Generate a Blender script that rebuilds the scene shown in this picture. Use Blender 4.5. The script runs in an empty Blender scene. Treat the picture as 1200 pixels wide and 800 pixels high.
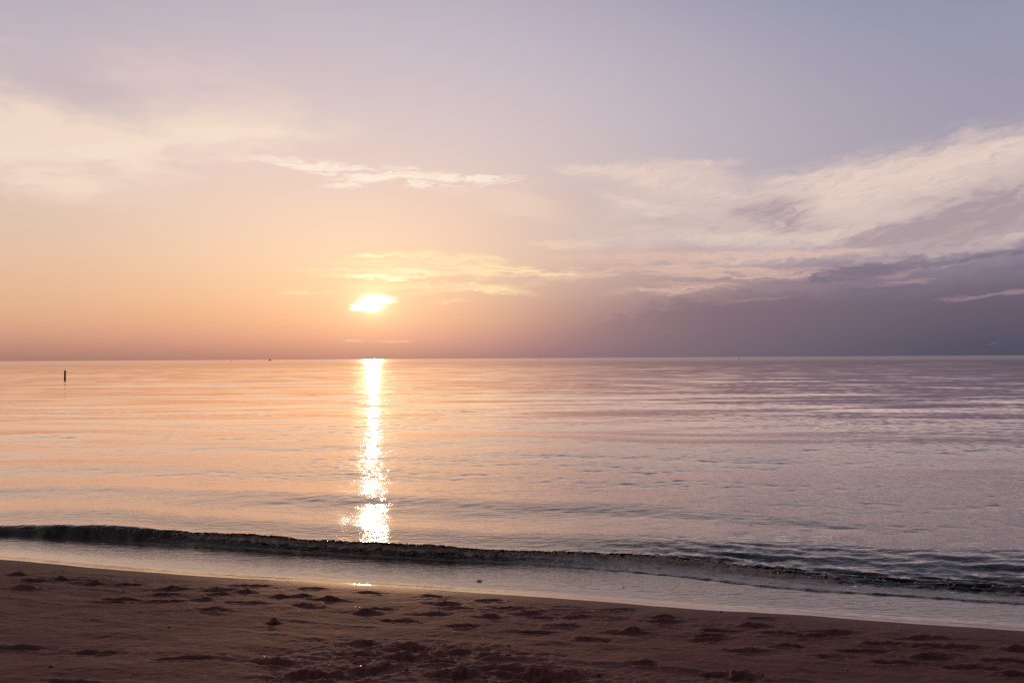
import bpy, bmesh, math, random
import numpy as np
from mathutils import Matrix, Vector

R = math.radians
rng = np.random.default_rng(11)
random.seed(5)
S = bpy.context.scene
COL = S.collection

# ------------------------------------------------------------------ camera
CZ = 2.0                       # eye height above the sea
F = 900.0                      # focal length in photo pixels (1200 wide)
PITCH, ROLL = 1.25, -0.34
cam = bpy.data.cameras.new('camera')
cam.sensor_width = 36.0
cam.lens = 27.0
cam.clip_start = 0.05
cam.clip_end = 60000.0
co = bpy.data.objects.new('camera', cam)
COL.objects.link(co)
CM = Matrix.Rotation(R(90 + PITCH), 3, 'X') @ Matrix.Rotation(R(ROLL), 3, 'Z')
co.matrix_world = Matrix.Translation((0, 0, CZ)) @ CM.to_4x4()
S.camera = co
CMn = np.array(CM)


def ray(px, py):
    d = CMn @ np.array([(px - 600) / F, (400 - py) / F, -1.0])
    return d / np.linalg.norm(d)


def at_z(px, py, z):
    """point of the place seen in direction (px, py) at height z"""
    d = ray(px, py)
    t = (z - CZ) / d[2]
    return np.array([d[0] * t, d[1] * t, z])


def azel(px, py):
    d = ray(px, py)
    return math.degrees(math.atan2(d[0], d[1])), math.degrees(math.asin(d[2]))


# ------------------------------------------------------------------ small helpers
def lin(r, g, b):
    f = lambda c: (c / 255 / 12.92) if c / 255 <= 0.04045 else ((c / 255 + 0.055) / 1.055) ** 2.4
    return (f(r), f(g), f(b), 1.0)


def structure(o):
    o['kind'] = 'structure'
    return o


def tag(o, label, cat, group=None):
    o['label'] = label
    o['category'] = cat
    if group:
        o['group'] = group
    return o


def mesh_obj(name, verts, faces, mat, smooth=True, parent=None):
    me = bpy.data.meshes.new(name)
    me.from_pydata([tuple(v) for v in verts], [], faces)
    me.materials.append(mat)
    if smooth:
        me.polygons.foreach_set('use_smooth', [True] * len(me.polygons))
    me.update()
    o = bpy.data.objects.new(name, me)
    COL.objects.link(o)
    o.parent = parent
    return o


def grid_obj(name, P, mat, attrs=None):
    """P: rows x cols x 3 array -> one smooth mesh"""
    nr, nc = P.shape[:2]
    me = bpy.data.meshes.new(name)
    me.vertices.add(nr * nc)
    me.vertices.foreach_set('co', P.reshape(-1).astype(np.float32))
    i = np.arange(nr * nc).reshape(nr, nc)
    q = np.stack([i[:-1, :-1], i[:-1, 1:], i[1:, 1:], i[1:, :-1]], -1).reshape(-1, 4)
    n = len(q)
    me.loops.add(n * 4)
    me.loops.foreach_set('vertex_index', q.reshape(-1).astype(np.int32))
    me.polygons.add(n)
    me.polygons.foreach_set('loop_start', (np.arange(n) * 4).astype(np.int32))
    me.polygons.foreach_set('use_smooth', np.ones(n, dtype=bool))
    me.update(calc_edges=True)
    me.validate()
    for k, a in (attrs or {}).items():
        at = me.attributes.new(k, 'FLOAT', 'POINT')
        at.data.foreach_set('value', a.reshape(-1).astype(np.float32))
    me.materials.append(mat)
    o = bpy.data.objects.new(name, me)
    COL.objects.link(o)
    return o


# gradient noise in numpy
_perm = rng.permutation(512)
_perm = np.concatenate([_perm, _perm])
_ga = rng.uniform(0, 2 * np.pi, 512)
_gx, _gy = np.cos(_ga), np.sin(_ga)


def perlin(x, y, seed=0):
    x = x + seed * 17.31
    y = y - seed * 9.77
    xi, yi = np.floor(x), np.floor(y)
    xf, yf = x - xi, y - yi
    xi = xi.astype(np.int64) & 511
    yi = yi.astype(np.int64) & 511
    u = xf * xf * xf * (xf * (xf * 6 - 15) + 10)
    v = yf * yf * yf * (yf * (yf * 6 - 15) + 10)

    def g(a, b, fx, fy):
        h = _perm[_perm[a & 511] + (b & 511)]
        return _gx[h] * fx + _gy[h] * fy
    n00 = g(xi, yi, xf, yf)
    n10 = g(xi + 1, yi, xf - 1, yf)
    n01 = g(xi, yi + 1, xf, yf - 1)
    n11 = g(xi + 1, yi + 1, xf - 1, yf - 1)
    return 1.5 * ((n00 * (1 - u) + n10 * u) * (1 - v) + (n01 * (1 - u) + n11 * u) * v)


def fbm(x, y, oct=4, seed=0, gain=0.5):
    s, a = 0, 1.0
    for k in range(oct):
        s = s + a * perlin(x * 2 ** k, y * 2 ** k, seed + k * 3)
        a *= gain
    return s


def sstep(a, b, x):
    t = np.clip((x - a) / (b - a), 0, 1)
    return t * t * (3 - 2 * t)


# ------------------------------------------------------------------ node expressions
class G:
    def __init__(self, tree):
        self.t = tree

    def n(self, kind, **kw):
        nd = self.t.nodes.new(kind)
        for k, v in kw.items():
            setattr(nd, k, v)
        return nd

    def put(self, sock, v):
        if isinstance(v, X):
            self.t.links.new(v.s, sock)
        elif v is not None:
            sock.default_value = v

    def m(self, op, a, b=None, c=None, clamp=False):
        nd = self.n('ShaderNodeMath', operation=op, use_clamp=clamp)
        self.put(nd.inputs[0], a)
        if b is not None:
            self.put(nd.inputs[1], b)
        if c is not None:
            self.put(nd.inputs[2], c)
        return X(self, nd.outputs[0])

    def xyz(self, x, y, z):
        nd = self.n('ShaderNodeCombineXYZ')
        for k, v in enumerate((x, y, z)):
            self.put(nd.inputs[k], v)
        return X(self, nd.outputs[0])

    def noise(self, vec, scale=1.0, detail=4.0, rough=0.5, dist=0.0, color=False):
        nd = self.n('ShaderNodeTexNoise')
        self.put(nd.inputs['Vector'], vec)
        nd.inputs['Scale'].default_value = scale
        nd.inputs['Detail'].default_value = detail
        nd.inputs['Roughness'].default_value = rough
        nd.inputs['Distortion'].default_value = dist
        return X(self, nd.outputs['Color' if color else 'Fac'])

    def noise2(self, x, y, detail=4.0, rough=0.5, dist=0.0, color=False):
        nd = self.n('ShaderNodeTexNoise', noise_dimensions='2D')
        self.put(nd.inputs['Vector'], self.xyz(x, y, 0.0))
        nd.inputs['Scale'].default_value = 1.0
        nd.inputs['Detail'].default_value = detail
        nd.inputs['Roughness'].default_value = rough
        nd.inputs['Distortion'].default_value = dist
        return X(self, nd.outputs['Color' if color else 'Fac'])

    def mapr(self, v, a, b, c=0.0, d=1.0, smooth=True):
        nd = self.n('ShaderNodeMapRange', interpolation_type='SMOOTHSTEP' if smooth else 'LINEAR')
        self.put(nd.inputs[0], v)
        for k, q in enumerate((a, b, c, d)):
            self.put(nd.inputs[k + 1], q)
        return X(self, nd.outputs[0])

    def mix(self, f, a, b):
        nd = self.n('ShaderNodeMix', data_type='RGBA')
        self.put(nd.inputs[0], f)
        self.put(nd.inputs[6], a)
        self.put(nd.inputs[7], b)
        return X(self, nd.outputs[2])

    def ramp(self, v, stops, interp='LINEAR'):
        nd = self.n('ShaderNodeValToRGB')
        nd.color_ramp.interpolation = interp
        el = nd.color_ramp.elements
        while len(el) > 1:
            el.remove(el[-1])
        el[0].position, el[0].color = stops[0]
        for p, c in stops[1:]:
            e = el.new(p)
            e.color = c
        self.put(nd.inputs[0], v)
        return X(self, nd.outputs[0])

    def attr(self, name):
        nd = self.n('ShaderNodeAttribute', attribute_name=name)
        return X(self, nd.outputs['Fac'])


class X:
    def __init__(self, g, s):
        self.g, self.s = g, s

    def __add__(self, o): return self.g.m('ADD', self, o)
    __radd__ = __add__
    def __sub__(self, o): return self.g.m('SUBTRACT', self, o)
    def __rsub__(self, o): return self.g.m('SUBTRACT', o, self)
    def __mul__(self, o): return self.g.m('MULTIPLY', self, o)
    __rmul__ = __mul__
    def __truediv__(self, o): return self.g.m('DIVIDE', self, o)
    def __neg__(self): return self.g.m('MULTIPLY', self, -1.0)


# ------------------------------------------------------------------ sky
SUN_AZ, SUN_EL = azel(437, 356)

w = bpy.data.worlds.new('World')
S.world = w
w.use_nodes = True
wt = w.node_tree
wt.nodes.clear()
g = G(wt)
tc = g.n('ShaderNodeTexCoord')
sp = g.n('ShaderNodeSeparateXYZ')
wt.links.new(tc.outputs['Generated'], sp.inputs[0])
dx, dy, dz = (X(g, sp.outputs[k]) for k in range(3))
AZ = g.m('ARCTAN2', dx, dy) * (180 / math.pi)
EL = g.m('ARCSINE', dz) * (180 / math.pi)

# clear sky and horizon haze: colour by elevation for eight bearings round the sun
ROWS = [418, 405, 390, 370, 345, 300, 240, 180, 120, 60, 0]
TAB = {
    20:   [(166, 126, 110), (188, 142, 116), (206, 157, 126), (218, 172, 134), (224, 180, 142), (226, 190, 158), (216, 193, 178), (214, 192, 188), (203, 186, 192), (190, 180, 192), (184, 176, 190)],
    200:  [(176, 130, 114), (200, 147, 120), (218, 162, 128), (230, 176, 134), (236, 188, 144), (236, 202, 168), (232, 204, 188), (224, 200, 196), (212, 192, 196), (200, 186, 196), (190, 180, 193)],
    360:  [(184, 134, 116), (208, 152, 124), (226, 168, 130), (238, 186, 140), (243, 198, 150), (243, 210, 174), (238, 208, 190), (224, 202, 200), (212, 196, 200), (200, 188, 198), (191, 182, 196)],
    500:  [(178, 132, 122), (204, 150, 128), (222, 166, 136), (236, 184, 144), (240, 198, 156), (241, 207, 176), (234, 203, 188), (221, 201, 200), (209, 194, 201), (196, 186, 200), (188, 180, 195)],
    640:  [(142, 114, 122), (152, 122, 128), (163, 130, 132), (178, 142, 140), (196, 160, 150), (218, 190, 176), (215, 191, 186), (208, 192, 196), (202, 190, 198), (191, 182, 198), (180, 174, 194)],
    820:  [(108, 98, 118), (112, 99, 120), (118, 102, 122), (126, 108, 126), (142, 122, 136), (188, 168, 168), (196, 180, 184), (190, 180, 192), (186, 178, 192), (178, 172, 189), (164, 162, 184)],
    1000: [(84, 86, 110), (92, 90, 115), (98, 92, 118), (104, 96, 121), (118, 106, 130), (152, 136, 154), (172, 160, 174), (172, 166, 182), (167, 163, 181), (160, 157, 179), (150, 152, 178)],
    1180: [(76, 79, 102), (80, 81, 106), (84, 84, 110), (92, 88, 114), (104, 96, 120), (132, 122, 144), (154, 146, 166), (158, 153, 174), (156, 152, 175), (152, 151, 176), (146, 149, 176)],
}
for k, drow in {820: (14, 9, 2), 1000: (11, 6, -2), 1180: (-3, -3, -9)}.items():
    for r in range(5):
        TAB[k][r] = tuple(c + e * (1 if r < 4 else .7) for c, e in zip(TAB[k][r], drow))
for k in (20, 200, 360, 500):
    for r in range(1, 6):
        TAB[k][r] = tuple(c + e for c, e in zip(TAB[k][r], (0, -1, 5)))
for k in TAB:
    for r in range(len(ROWS)):
        f = min(r / 5, 1.0)
        TAB[k][r] = tuple(min(c + e, 253) for c, e in zip(TAB[k][r], (7, 2 + 3 * f, 5 - 3 * f) if k < 800 or r > 4 else (2, 1, 0)))
tpos = g.m('SQRT', g.m('MAXIMUM', EL, 0.0) / 90.0)
HIGH = [(30, 0.80), (44, 0.50), (62, 0.34), (90, 0.26)]        # the dome darkens overhead, away from the dawn
keys = sorted(TAB)
NK = 8
SPX = [20 + 1160 * k / (NK - 1) for k in range(NK)]
az_a, az_b = azel(SPX[0], 300)[0], azel(SPX[-1], 300)[0]
spos = g.m('MAXIMUM', g.m('MINIMUM', (AZ - az_a) * ((NK - 1) / (az_b - az_a)), NK - 1.0), 0.0)


def spline_w(i):
    a = g.m('ABSOLUTE', spos - float(i))
    p, q = g.m('MAXIMUM', 1.5 - a, 0.0), g.m('MAXIMUM', 0.5 - a, 0.0)
    return p * p * 0.5 - q * q * 1.5


sky = None
for i, x in enumerate(SPX):
    rows = [[np.interp(x, keys, [TAB[k][r][c] for k in keys]) for c in range(3)] for r in range(len(ROWS))]
    stops = []
    for y, c in zip(ROWS, rows):
        e = max(azel(x, y)[1], 0.0)
        stops.append((math.sqrt(e / 90), lin(*c)))
    top = lin(*rows[-1])
    for e, q in HIGH:
        stops.append((math.sqrt(e / 90), (top[0] * q * 0.9, top[1] * q * 0.97, top[2] * q, 1)))
    col = g.ramp(tpos, stops, 'B_SPLINE')
    wgt_ = spline_w(i)
    if i == 0:
        wgt_ = wgt_ + spline_w(-1)
    if i == NK - 1:
        wgt_ = wgt_ + spline_w(NK)
    vm = g.n('ShaderNodeVectorMath', operation='SCALE')
    g.put(vm.inputs[0], col)
    g.put(vm.inputs['Scale'], wgt_)
    if sky is None:
        sky = X(g, vm.outputs[0])
    else:
        ad = g.n('ShaderNodeVectorMath', operation='ADD')
        g.put(ad.inputs[0], sky)
        wt.links.new(vm.outputs[0], ad.inputs[1])
        sky = X(g, ad.outputs[0])

# wind-warped coordinates for the clouds
def sep(col):
    nd = g.n('ShaderNodeSeparateColor')
    g.put(nd.inputs[0], col)
    return X(g, nd.outputs[0]) - 0.5, X(g, nd.outputs[1]) - 0.5


W1, W2 = sep(g.noise2(AZ * 0.10 + 31.0, EL * 0.30, 3.0, 0.55, 0.0, True))
V1, V2 = sep(g.noise2(AZ * 0.45 + 84.0, EL * 1.5, 4.0, 0.62, 0.0, True))
A = AZ + W1 * 6.0 + V1 * 3.0
B = EL + W2 * 2.2 + V2 * 1.0
A2 = AZ + W1 * 2.0 + V1 * 2.2
B2 = EL + W2 * 0.7 + V2 * 0.75
A3, B3 = AZ + V1 * 1.0, EL + V2 * 0.35
DEG = math.degrees(1 / F)


def make_patch_group():
    gt = bpy.data.node_groups.new('cloud_patch', 'ShaderNodeTree')
    for nm in ('U', 'V', 'a0', 'e0', 'ca', 'sa', 'rx', 'ry', 'k'):
        gt.interface.new_socket(nm, in_out='INPUT', socket_type='NodeSocketFloat')
    gt.interface.new_socket('patch', in_out='OUTPUT', socket_type='NodeSocketFloat')
    h = G(gt)
    gi, go = h.n('NodeGroupInput'), h.n('NodeGroupOutput')
    U, V, a0, e0, ca, sa, rx, ry, k = (X(h, gi.outputs[i]) for i in range(9))
    u, v = U - a0, V - e0
    p = (u * ca + v * sa) / rx
    q = (v * ca - u * sa) / ry
    gt.links.new((h.m('POWER', math.e, -(p * p + q * q)) * k).s, go.inputs[0])
    return gt


PATCH = make_patch_group()


def blob(px, py, rx, ry, rot=0.0, fine=False, k=1.0):
    """soft elliptical patch of cloud; sizes in photo pixels, converted to degrees of sky"""
    a0, e0 = azel(px, py)
    nd = g.n('ShaderNodeGroup')
    nd.node_tree = PATCH
    g.put(nd.inputs[0], A3 if fine == 3 else A2 if fine else A)
    g.put(nd.inputs[1], B3 if fine == 3 else B2 if fine else B)
    for i, val in enumerate((a0, e0, math.cos(R(rot)), math.sin(R(rot)), rx * DEG, ry * DEG, k)):
        nd.inputs[2 + i].default_value = val
    return X(g, nd.outputs[0])


def total(*b):
    s = b[0]
    for q in b[1:]:
        s = s + q
    return s


def fibre(sx, sy, rot, seed, detail=6, rough=0.6, dist=0.6):
    """streaky noise drawn out along the wind, about -1..1"""
    ca, sa = math.cos(R(rot)), math.sin(R(rot))
    u = A2 * ca + B2 * sa
    v = B2 * ca - A2 * sa
    return (g.noise2(u * sx + seed * 7.0, v * sy + seed, detail, rough, dist) - 0.5) * 5.0


f_soft = fibre(0.16, 0.55, 8, 4.0, 6, 0.58)
f_wisp = fibre(0.34, 3.4, 3, 11.0, 7, 0.66, 0.9)
f_fan = fibre(0.26, 1.6, 12, 23.0, 7, 0.68, 1.0)
f_comb = fibre(0.40, 3.2, 15, 27.0, 7, 0.68, 0.8)
f_line = fibre(0.18, 3.0, -1, 31.0, 7, 0.64, 0.7)
f_bil = fibre(0.60, 1.5, 4, 37.0, 7, 0.62, 0.3)


def layer(sky, mask, tex, k, lo, hi, color, alpha):
    """a patch of cloud, broken up by its texture; nothing outside the patch"""
    mk = mask / (mask * 0.45 + 0.62)
    d = g.mapr(mk * (tex * k + 1.0), lo, hi)
    return g.mix(d * alpha, sky, lin(*color))


# high veil, upper left
m = total(blob(45, 190, 150, 38, 6), blob(190, 168, 150, 22, 9), blob(40, 140, 90, 36, -24, k=0.7), blob(240, 135, 110, 22, 8, k=0.5))
sky = layer(sky, m, f_soft, 0.50, 0.05, 1.35, (249, 224, 205), 0.85)
m = total(blob(268, 155, 85, 6, 2, True), blob(190, 168, 110, 7, 12, True, 0.8), blob(90, 186, 110, 7, 8, True, 0.5))
sky = layer(sky, m, f_wisp, 0.35, 0.1, 1.3, (252, 232, 212), 0.6)
m = total(blob(235, 98, 110, 28, -3), blob(80, 70, 120, 10, -6, k=0.5), blob(330, 120, 70, 22, -10, k=0.5))
sky = layer(sky, m, f_soft, 0.5, 0.1, 1.4, (230, 206, 202), 0.55)
m = total(blob(100, 116, 90, 20, -8), blob(15, 95, 60, 12, 0, k=0.6))
sky = layer(sky, m, f_soft, 0.4, 0.1, 1.2, (186, 176, 186), 0.35)
# combed wisps in the middle
m = total(blob(415, 199, 80, 8, -4, True), blob(340, 190, 50, 4, -3, True), blob(545, 208, 85, 7, -4, True), blob(410, 215, 30, 6, 6, True, 0.9), blob(480, 214, 70, 5, -6, True, 0.8), blob(205, 190, 80, 5, 6, True, 0.45))
sky = layer(sky, m, f_wisp, 1.15, 0.25, 1.5, (254, 238, 222), 0.92)
m = total(blob(600, 240, 70, 15, -8), blob(560, 228, 60, 5, -6, True, 0.7))
sky = layer(sky, m, f_soft, 0.5, 0.1, 1.2, (240, 214, 194), 0.5)
m = total(blob(665, 287, 45, 6, -2, True), blob(700, 282, 30, 4, 4, True, 0.5))
sky = layer(sky, m, f_wisp, 0.6, 0.15, 1.0, (240, 210, 190), 0.6)
# great cirrus, right: thin body
m = total(blob(760, 205, 70, 14, -10), blob(800, 228, 90, 26, -10), blob(880, 262, 110, 26, -6), blob(790, 275, 140, 24, -2, k=0.7),
          blob(960, 222, 75, 22, 6), blob(1060, 222, 120, 32, 8), blob(1150, 208, 110, 30, 11), blob(1215, 206, 80, 34, 8), blob(1010, 265, 120, 26, 4), blob(1150, 250, 110, 34, 8))
sky = layer(sky, m, f_fan, 0.50, 0.12, 1.25, (219, 198, 192), 0.90)
# its combed, lit streaks and crisp upper rims
m = total(blob(690, 198, 45, 4.5, -2, True), blob(760, 202, 70, 7, -6, True), blob(815, 192, 45, 4, -2, True), blob(745, 236, 45, 5, -14, True), blob(770, 252, 40, 3.5, -18, True, 0.7), blob(800, 222, 80, 9, -12, True, 0.8),
          blob(945, 207, 55, 5, 2, True), blob(1000, 210, 80, 8, 6, True), blob(1110, 192, 90, 9, 11, True), blob(1180, 176, 50, 7, 7, True), blob(1060, 222, 120, 20, 8, k=0.8),
          blob(990, 232, 60, 10, 20, True, 0.7), blob(1000, 275, 70, 9, 6, True, 0.7), blob(870, 276, 110, 8, 0, True, 0.6), blob(1195, 276, 50, 5, 10, True, 0.9))
sky = layer(sky, m, f_comb, 0.60, 0.12, 1.55, (240, 215, 202), 0.72)
# its shaded bellies
m = total(blob(905, 250, 52, 15, 2), blob(935, 266, 35, 6, -4, True, 0.6), blob(1110, 264, 95, 18, 8), blob(1180, 245, 80, 26, 10), blob(1040, 274, 70, 10, 10, k=0.8), blob(850, 292, 90, 6, 0, True, 0.5), blob(780, 262, 60, 10, -6, k=0.35))
sky = layer(sky, m, f_fan, 0.60, 0.08, 1.30, (168, 149, 160), 0.85)
# thin bands above the haze bank
m = total(blob(760, 300, 130, 5, -1, True), blob(820, 318, 150, 7, -3, True), blob(690, 322, 90, 5, 6, True, 0.8), blob(800, 336, 80, 8, 4, True, 0.8), blob(930, 300, 90, 5, 2, True, 0.8), blob(620, 318, 70, 5, -8, True, 0.8))
sky = layer(sky, m, f_line, 0.9, 0.2, 1.1, (234, 196, 178), 0.62)
# slate bank, lower right
edge = g.mapr(B2 + V2 * 1.2 + f_bil * 0.28 - g.mapr(AZ, azel(560, 340)[0], azel(860, 340)[0], -3.0, 0.0), azel(1000, 352)[1], azel(1000, 334)[1], 1.0, 0.0)
edge = edge * g.mapr(AZ, azel(570, 340)[0], azel(850, 340)[0]) * g.mapr(EL, 0.3, 3.5, 0.2, 1.0)
sky = g.mix(edge * 0.42, sky, lin(112, 98, 116))
m = total(blob(1050, 311, 50, 6, 7, True), blob(1010, 318, 45, 6, 8, True), blob(965, 324, 40, 3.5, 4, True, 0.8), blob(1120, 303, 35, 3, 8, True, 0.8), blob(1175, 297, 36, 2.6, 6, True), blob(1192, 313, 30, 2.0, 0, True, 0.8), blob(1080, 337, 60, 4, 2, True, 0.9), blob(1010, 340, 40, 3, 2, True, 0.6))
sky = layer(sky, m, f_bil, 0.7, 0.15, 1.1, (120, 108, 130), 0.72)
m = total(blob(1170, 345, 60, 2.6, 2, True), blob(1060, 330, 34, 2.6, 4, True, 0.9), blob(900, 350, 60, 2.2, 2, True, 0.6), blob(1050, 322, 20, 2, 6, True, 0.8), blob(750, 365, 60, 4, 4, True, 0.4))
sky = layer(sky, m, f_line, 0.7, 0.2, 1.1, (184, 152, 158), 0.5)
# gilded streaks round the sun
m = total(blob(430, 321, 70, 5, 0, True), blob(520, 300, 60, 5, -4, True), blob(540, 313, 80, 5, -4, True), blob(540, 328, 70, 5, -12, True), blob(452, 299, 40, 3.0, 0, True), blob(362, 343, 32, 1.8, 0, True, 0.9), blob(530, 341, 60, 3, 4, True, 0.9), blob(540, 350, 40, 2, 6, True, 0.6), blob(600, 312, 50, 4, -8, True, 0.8), blob(650, 320, 40, 3, -4, True, 0.5), blob(470, 310, 60, 4, 0, True, 0.7), blob(520, 320, 110, 16, -4, True, 0.42), blob(500, 336, 90, 4, 0, True, 0.7), blob(430, 308, 60, 3, 2, True, 0.7))
sky = layer(sky, m, f_line, 1.0, 0.18, 1.4, (255, 228, 182), 0.85)
m = total(blob(446, 325, 42, 3.4, 0, True), blob(455, 326, 26, 4.0, 0, True), blob(446, 299, 30, 2.2, 0, True, 0.9), blob(480, 318, 50, 2.5, -2, True, 0.6))
sky = layer(sky, m, f_line, 0.6, 0.3, 1.1, (255, 247, 206), 0.95)
m = total(blob(413, 398, 9, 1.6, 4, True), blob(455, 400, 18, 1.8, -3, True))
sky = layer(sky, m, f_line, 0.6, 0.2, 1.0, (246, 198, 152), 0.5)


# the sun itself, swollen by thin cloud, with its aureole
def scaled_add(sky, f, color):
    vm = g.n('ShaderNodeVectorMath', operation='SCALE')
    vm.inputs[0].default_value = color[:3]
    g.put(vm.inputs['Scale'], f)
    ad = g.n('ShaderNodeVectorMath', operation='ADD')
    g.put(ad.inputs[0], sky)
    wt.links.new(vm.outputs[0], ad.inputs[1])
    return X(g, ad.outputs[0])


u = AZ - SUN_AZ
v = EL - SUN_EL
rr = g.m('SQRT', u * u + v * v * 1.6)
sky = scaled_add(sky, g.m('POWER', math.e, rr * -0.38), (0.28, 0.18, 0.085))
sky = scaled_add(sky, g.m('POWER', math.e, rr * -1.1), (0.60, 0.46, 0.20))
sky = scaled_add(sky, g.m('POWER', math.e, rr * -2.4), (1.3, 1.1, 0.65))
core = total(blob(437, 353, 15, 7.5, 0, 3), blob(423, 360, 13, 4.0, 4, 3, 0.9), blob(450, 350, 15, 4.0, 0, 3, 0.8), blob(436, 361, 14, 4.0, 0, 3, 0.6))
core = g.mapr(core + f_line * 0.16 + f_bil * 0.10, 0.20, 1.15)
sky = scaled_add(sky, core, (2.4, 2.1, 1.4))

# the landward half of the sky, far from the dawn
away = g.mapr(g.m('ABSOLUTE', AZ - SUN_AZ), 50.0, 150.0, 1.0, 0.18)
vm = g.n('ShaderNodeVectorMath', operation='SCALE')
g.put(vm.inputs[0], sky)
g.put(vm.inputs['Scale'], away)
sky = X(g, vm.outputs[0])

bg = g.n('ShaderNodeBackground')
g.put(bg.inputs['Color'], sky)
nis = g.n('ShaderNodeTexSky', sky_type='NISHITA', sun_disc=False)
nis.sun_elevation = R(SUN_EL)
nis.sun_rotation = R(SUN_AZ)
nis.dust_density = 3.0
bg2 = g.n('ShaderNodeBackground')
wt.links.new(nis.outputs[0], bg2.inputs['Color'])
bg2.inputs['Strength'].default_value = 0.05
mx = g.n('ShaderNodeMixShader')
mx.inputs[0].default_value = 0.06
wt.links.new(bg.outputs[0], mx.inputs[1])
wt.links.new(bg2.outputs[0], mx.inputs[2])
wo = g.n('ShaderNodeOutputWorld')
wt.links.new(mx.outputs[0], wo.inputs[0])
w.cycles.sampling_method = 'MANUAL'
w.cycles.sample_map_resolution = 512

sl = bpy.data.lights.new('sun', 'SUN')
sl.energy = 0.8
sl.angle = R(0.5)
sl.color = (1.0, 0.56, 0.31)
so = bpy.data.objects.new('sun', sl)
COL.objects.link(so)
sd = Vector((math.sin(R(SUN_AZ)) * math.cos(R(SUN_EL)), math.cos(R(SUN_AZ)) * math.cos(R(SUN_EL)), math.sin(R(SUN_EL))))
so.rotation_euler = sd.to_track_quat('Z', 'Y').to_euler()


# ------------------------------------------------------------------ materials
def new_mat(name):
    m = bpy.data.materials.new(name)
    m.use_nodes = True
    m.node_tree.nodes.clear()
    gg = G(m.node_tree)
    out = gg.n('ShaderNodeOutputMaterial')
    return m, gg, out


def objco(gg, sx=1, sy=1, sz=1):
    t = gg.n('ShaderNodeTexCoord')
    mp = gg.n('ShaderNodeMapping')
    mp.inputs['Scale'].default_value = (sx, sy, sz)
    gg.t.links.new(t.outputs['Object'], mp.inputs[0])
    return X(gg, mp.outputs[0])


def bump(gg, h, strength, dist):
    b = gg.n('ShaderNodeBump')
    gg.put(b.inputs['Strength'], strength)
    b.inputs['Distance'].default_value = dist
    gg.put(b.inputs['Height'], h)
    return X(gg, b.outputs[0])


def water_shader(gg, body, rough, nrm, power=0.6):
    fr = gg.n('ShaderNodeFresnel')
    fr.inputs['IOR'].default_value = 1.34
    gg.put(fr.inputs['Normal'], nrm)
    fac = gg.m('MINIMUM', X(gg, fr.outputs[0]) * power, 0.97)
    df = gg.n('ShaderNodeBsdfDiffuse')
    gg.put(df.inputs['Color'], body)
    gg.put(df.inputs['Normal'], nrm)
    gl = gg.n('ShaderNodeBsdfGlossy')
    gl.inputs['Color'].default_value = (1.0, 0.925, 0.875, 1)
    gg.put(gl.inputs['Roughness'], rough)
    gg.put(gl.inputs['Normal'], nrm)
    ms = gg.n('ShaderNodeMixShader')
    gg.put(ms.inputs[0], fac)
    gg.t.links.new(df.outputs[0], ms.inputs[1])
    gg.t.links.new(gl.outputs[0], ms.inputs[2])
    return ms


def mat_sea():
    m, gg, out = new_mat('sea_water')
    near = gg.attr('near')
    h = gg.noise(objco(gg, 5, 17, 9), 1.0, 3.0, 0.55) + gg.noise(objco(gg, 20, 50, 30), 1.0, 2.0, 0.5) * 0.35
    nrm = bump(gg, h, near * 0.5 + 0.02, 0.02)
    ws = water_shader(gg, lin(30, 24, 24), gg.attr('rough'), nrm, 1.9)
    fo = gg.attr('foam')
    fn = gg.noise(objco(gg, 15, 24, 24), 1.0, 6.0, 0.68, 0.6)
    fm = gg.mapr(fo + (fn - 0.5) * 1.7, 0.30, 0.80)
    p = gg.n('ShaderNodeBsdfPrincipled')
    gg.put(p.inputs['Base Color'], gg.mix(fn, lin(126, 106, 100), lin(228, 212, 204)))
    p.inputs['Roughness'].default_value = 0.5
    gg.put(p.inputs['Normal'], bump(gg, gg.noise(objco(gg, 60, 60, 60), 1.0, 3.0, 0.6), 0.35, 0.012))
    ms = gg.n('ShaderNodeMixShader')
    gg.put(ms.inputs[0], fm)
    gg.t.links.new(ws.outputs[0], ms.inputs[1])
    gg.t.links.new(p.outputs[0], ms.inputs[2])
    gg.t.links.new(ms.outputs[0], out.inputs[0])
    return m


def mat_film():
    m, gg, out = new_mat('shallow_water')
    h = gg.noise(objco(gg, 14, 40, 14), 1.0, 3.0, 0.6) + gg.noise(objco(gg, 90, 160, 90), 1.0, 2.0, 0.5) * 0.25
    nrm = bump(gg, h, gg.attr('ripple'), 0.012)
    ws = water_shader(gg, lin(74, 46, 40), 0.06, nrm, 1.95)
    gg.t.links.new(ws.outputs[0], out.inputs[0])
    return m


def mat_sand():
    m, gg, out = new_mat('sand')
    big = gg.noise(objco(gg, 0.8, 2.2, 1), 1.0, 5.0, 0.6)
    fine = gg.noise(objco(gg, 120, 120, 120), 1.0, 4.0, 0.7)
    grain = gg.noise(objco(gg, 420, 420, 420), 1.0, 2.0, 0.6)
    wet = gg.attr('wet')
    c = gg.mix(gg.mapr(big, 0.3, 0.7), lin(114, 76, 72), lin(138, 93, 88))
    c = gg.mix(gg.mapr(fine, 0.35, 0.75) * 0.5, c, lin(98, 54, 52))
    c = gg.mix(wet * 0.55, c, lin(90, 50, 44))
    p = gg.n('ShaderNodeBsdfPrincipled')
    gg.put(p.inputs['Base Color'], c)
    gg.put(p.inputs['Roughness'], wet * -0.30 + 0.80)
    p.inputs['Specular IOR Level'].default_value = 0.12
    gg.put(p.inputs['Normal'], bump(gg, fine + grain * 0.6, 0.45, 0.004))
    gg.t.links.new(p.outputs[0], out.inputs[0])
    return m


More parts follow.
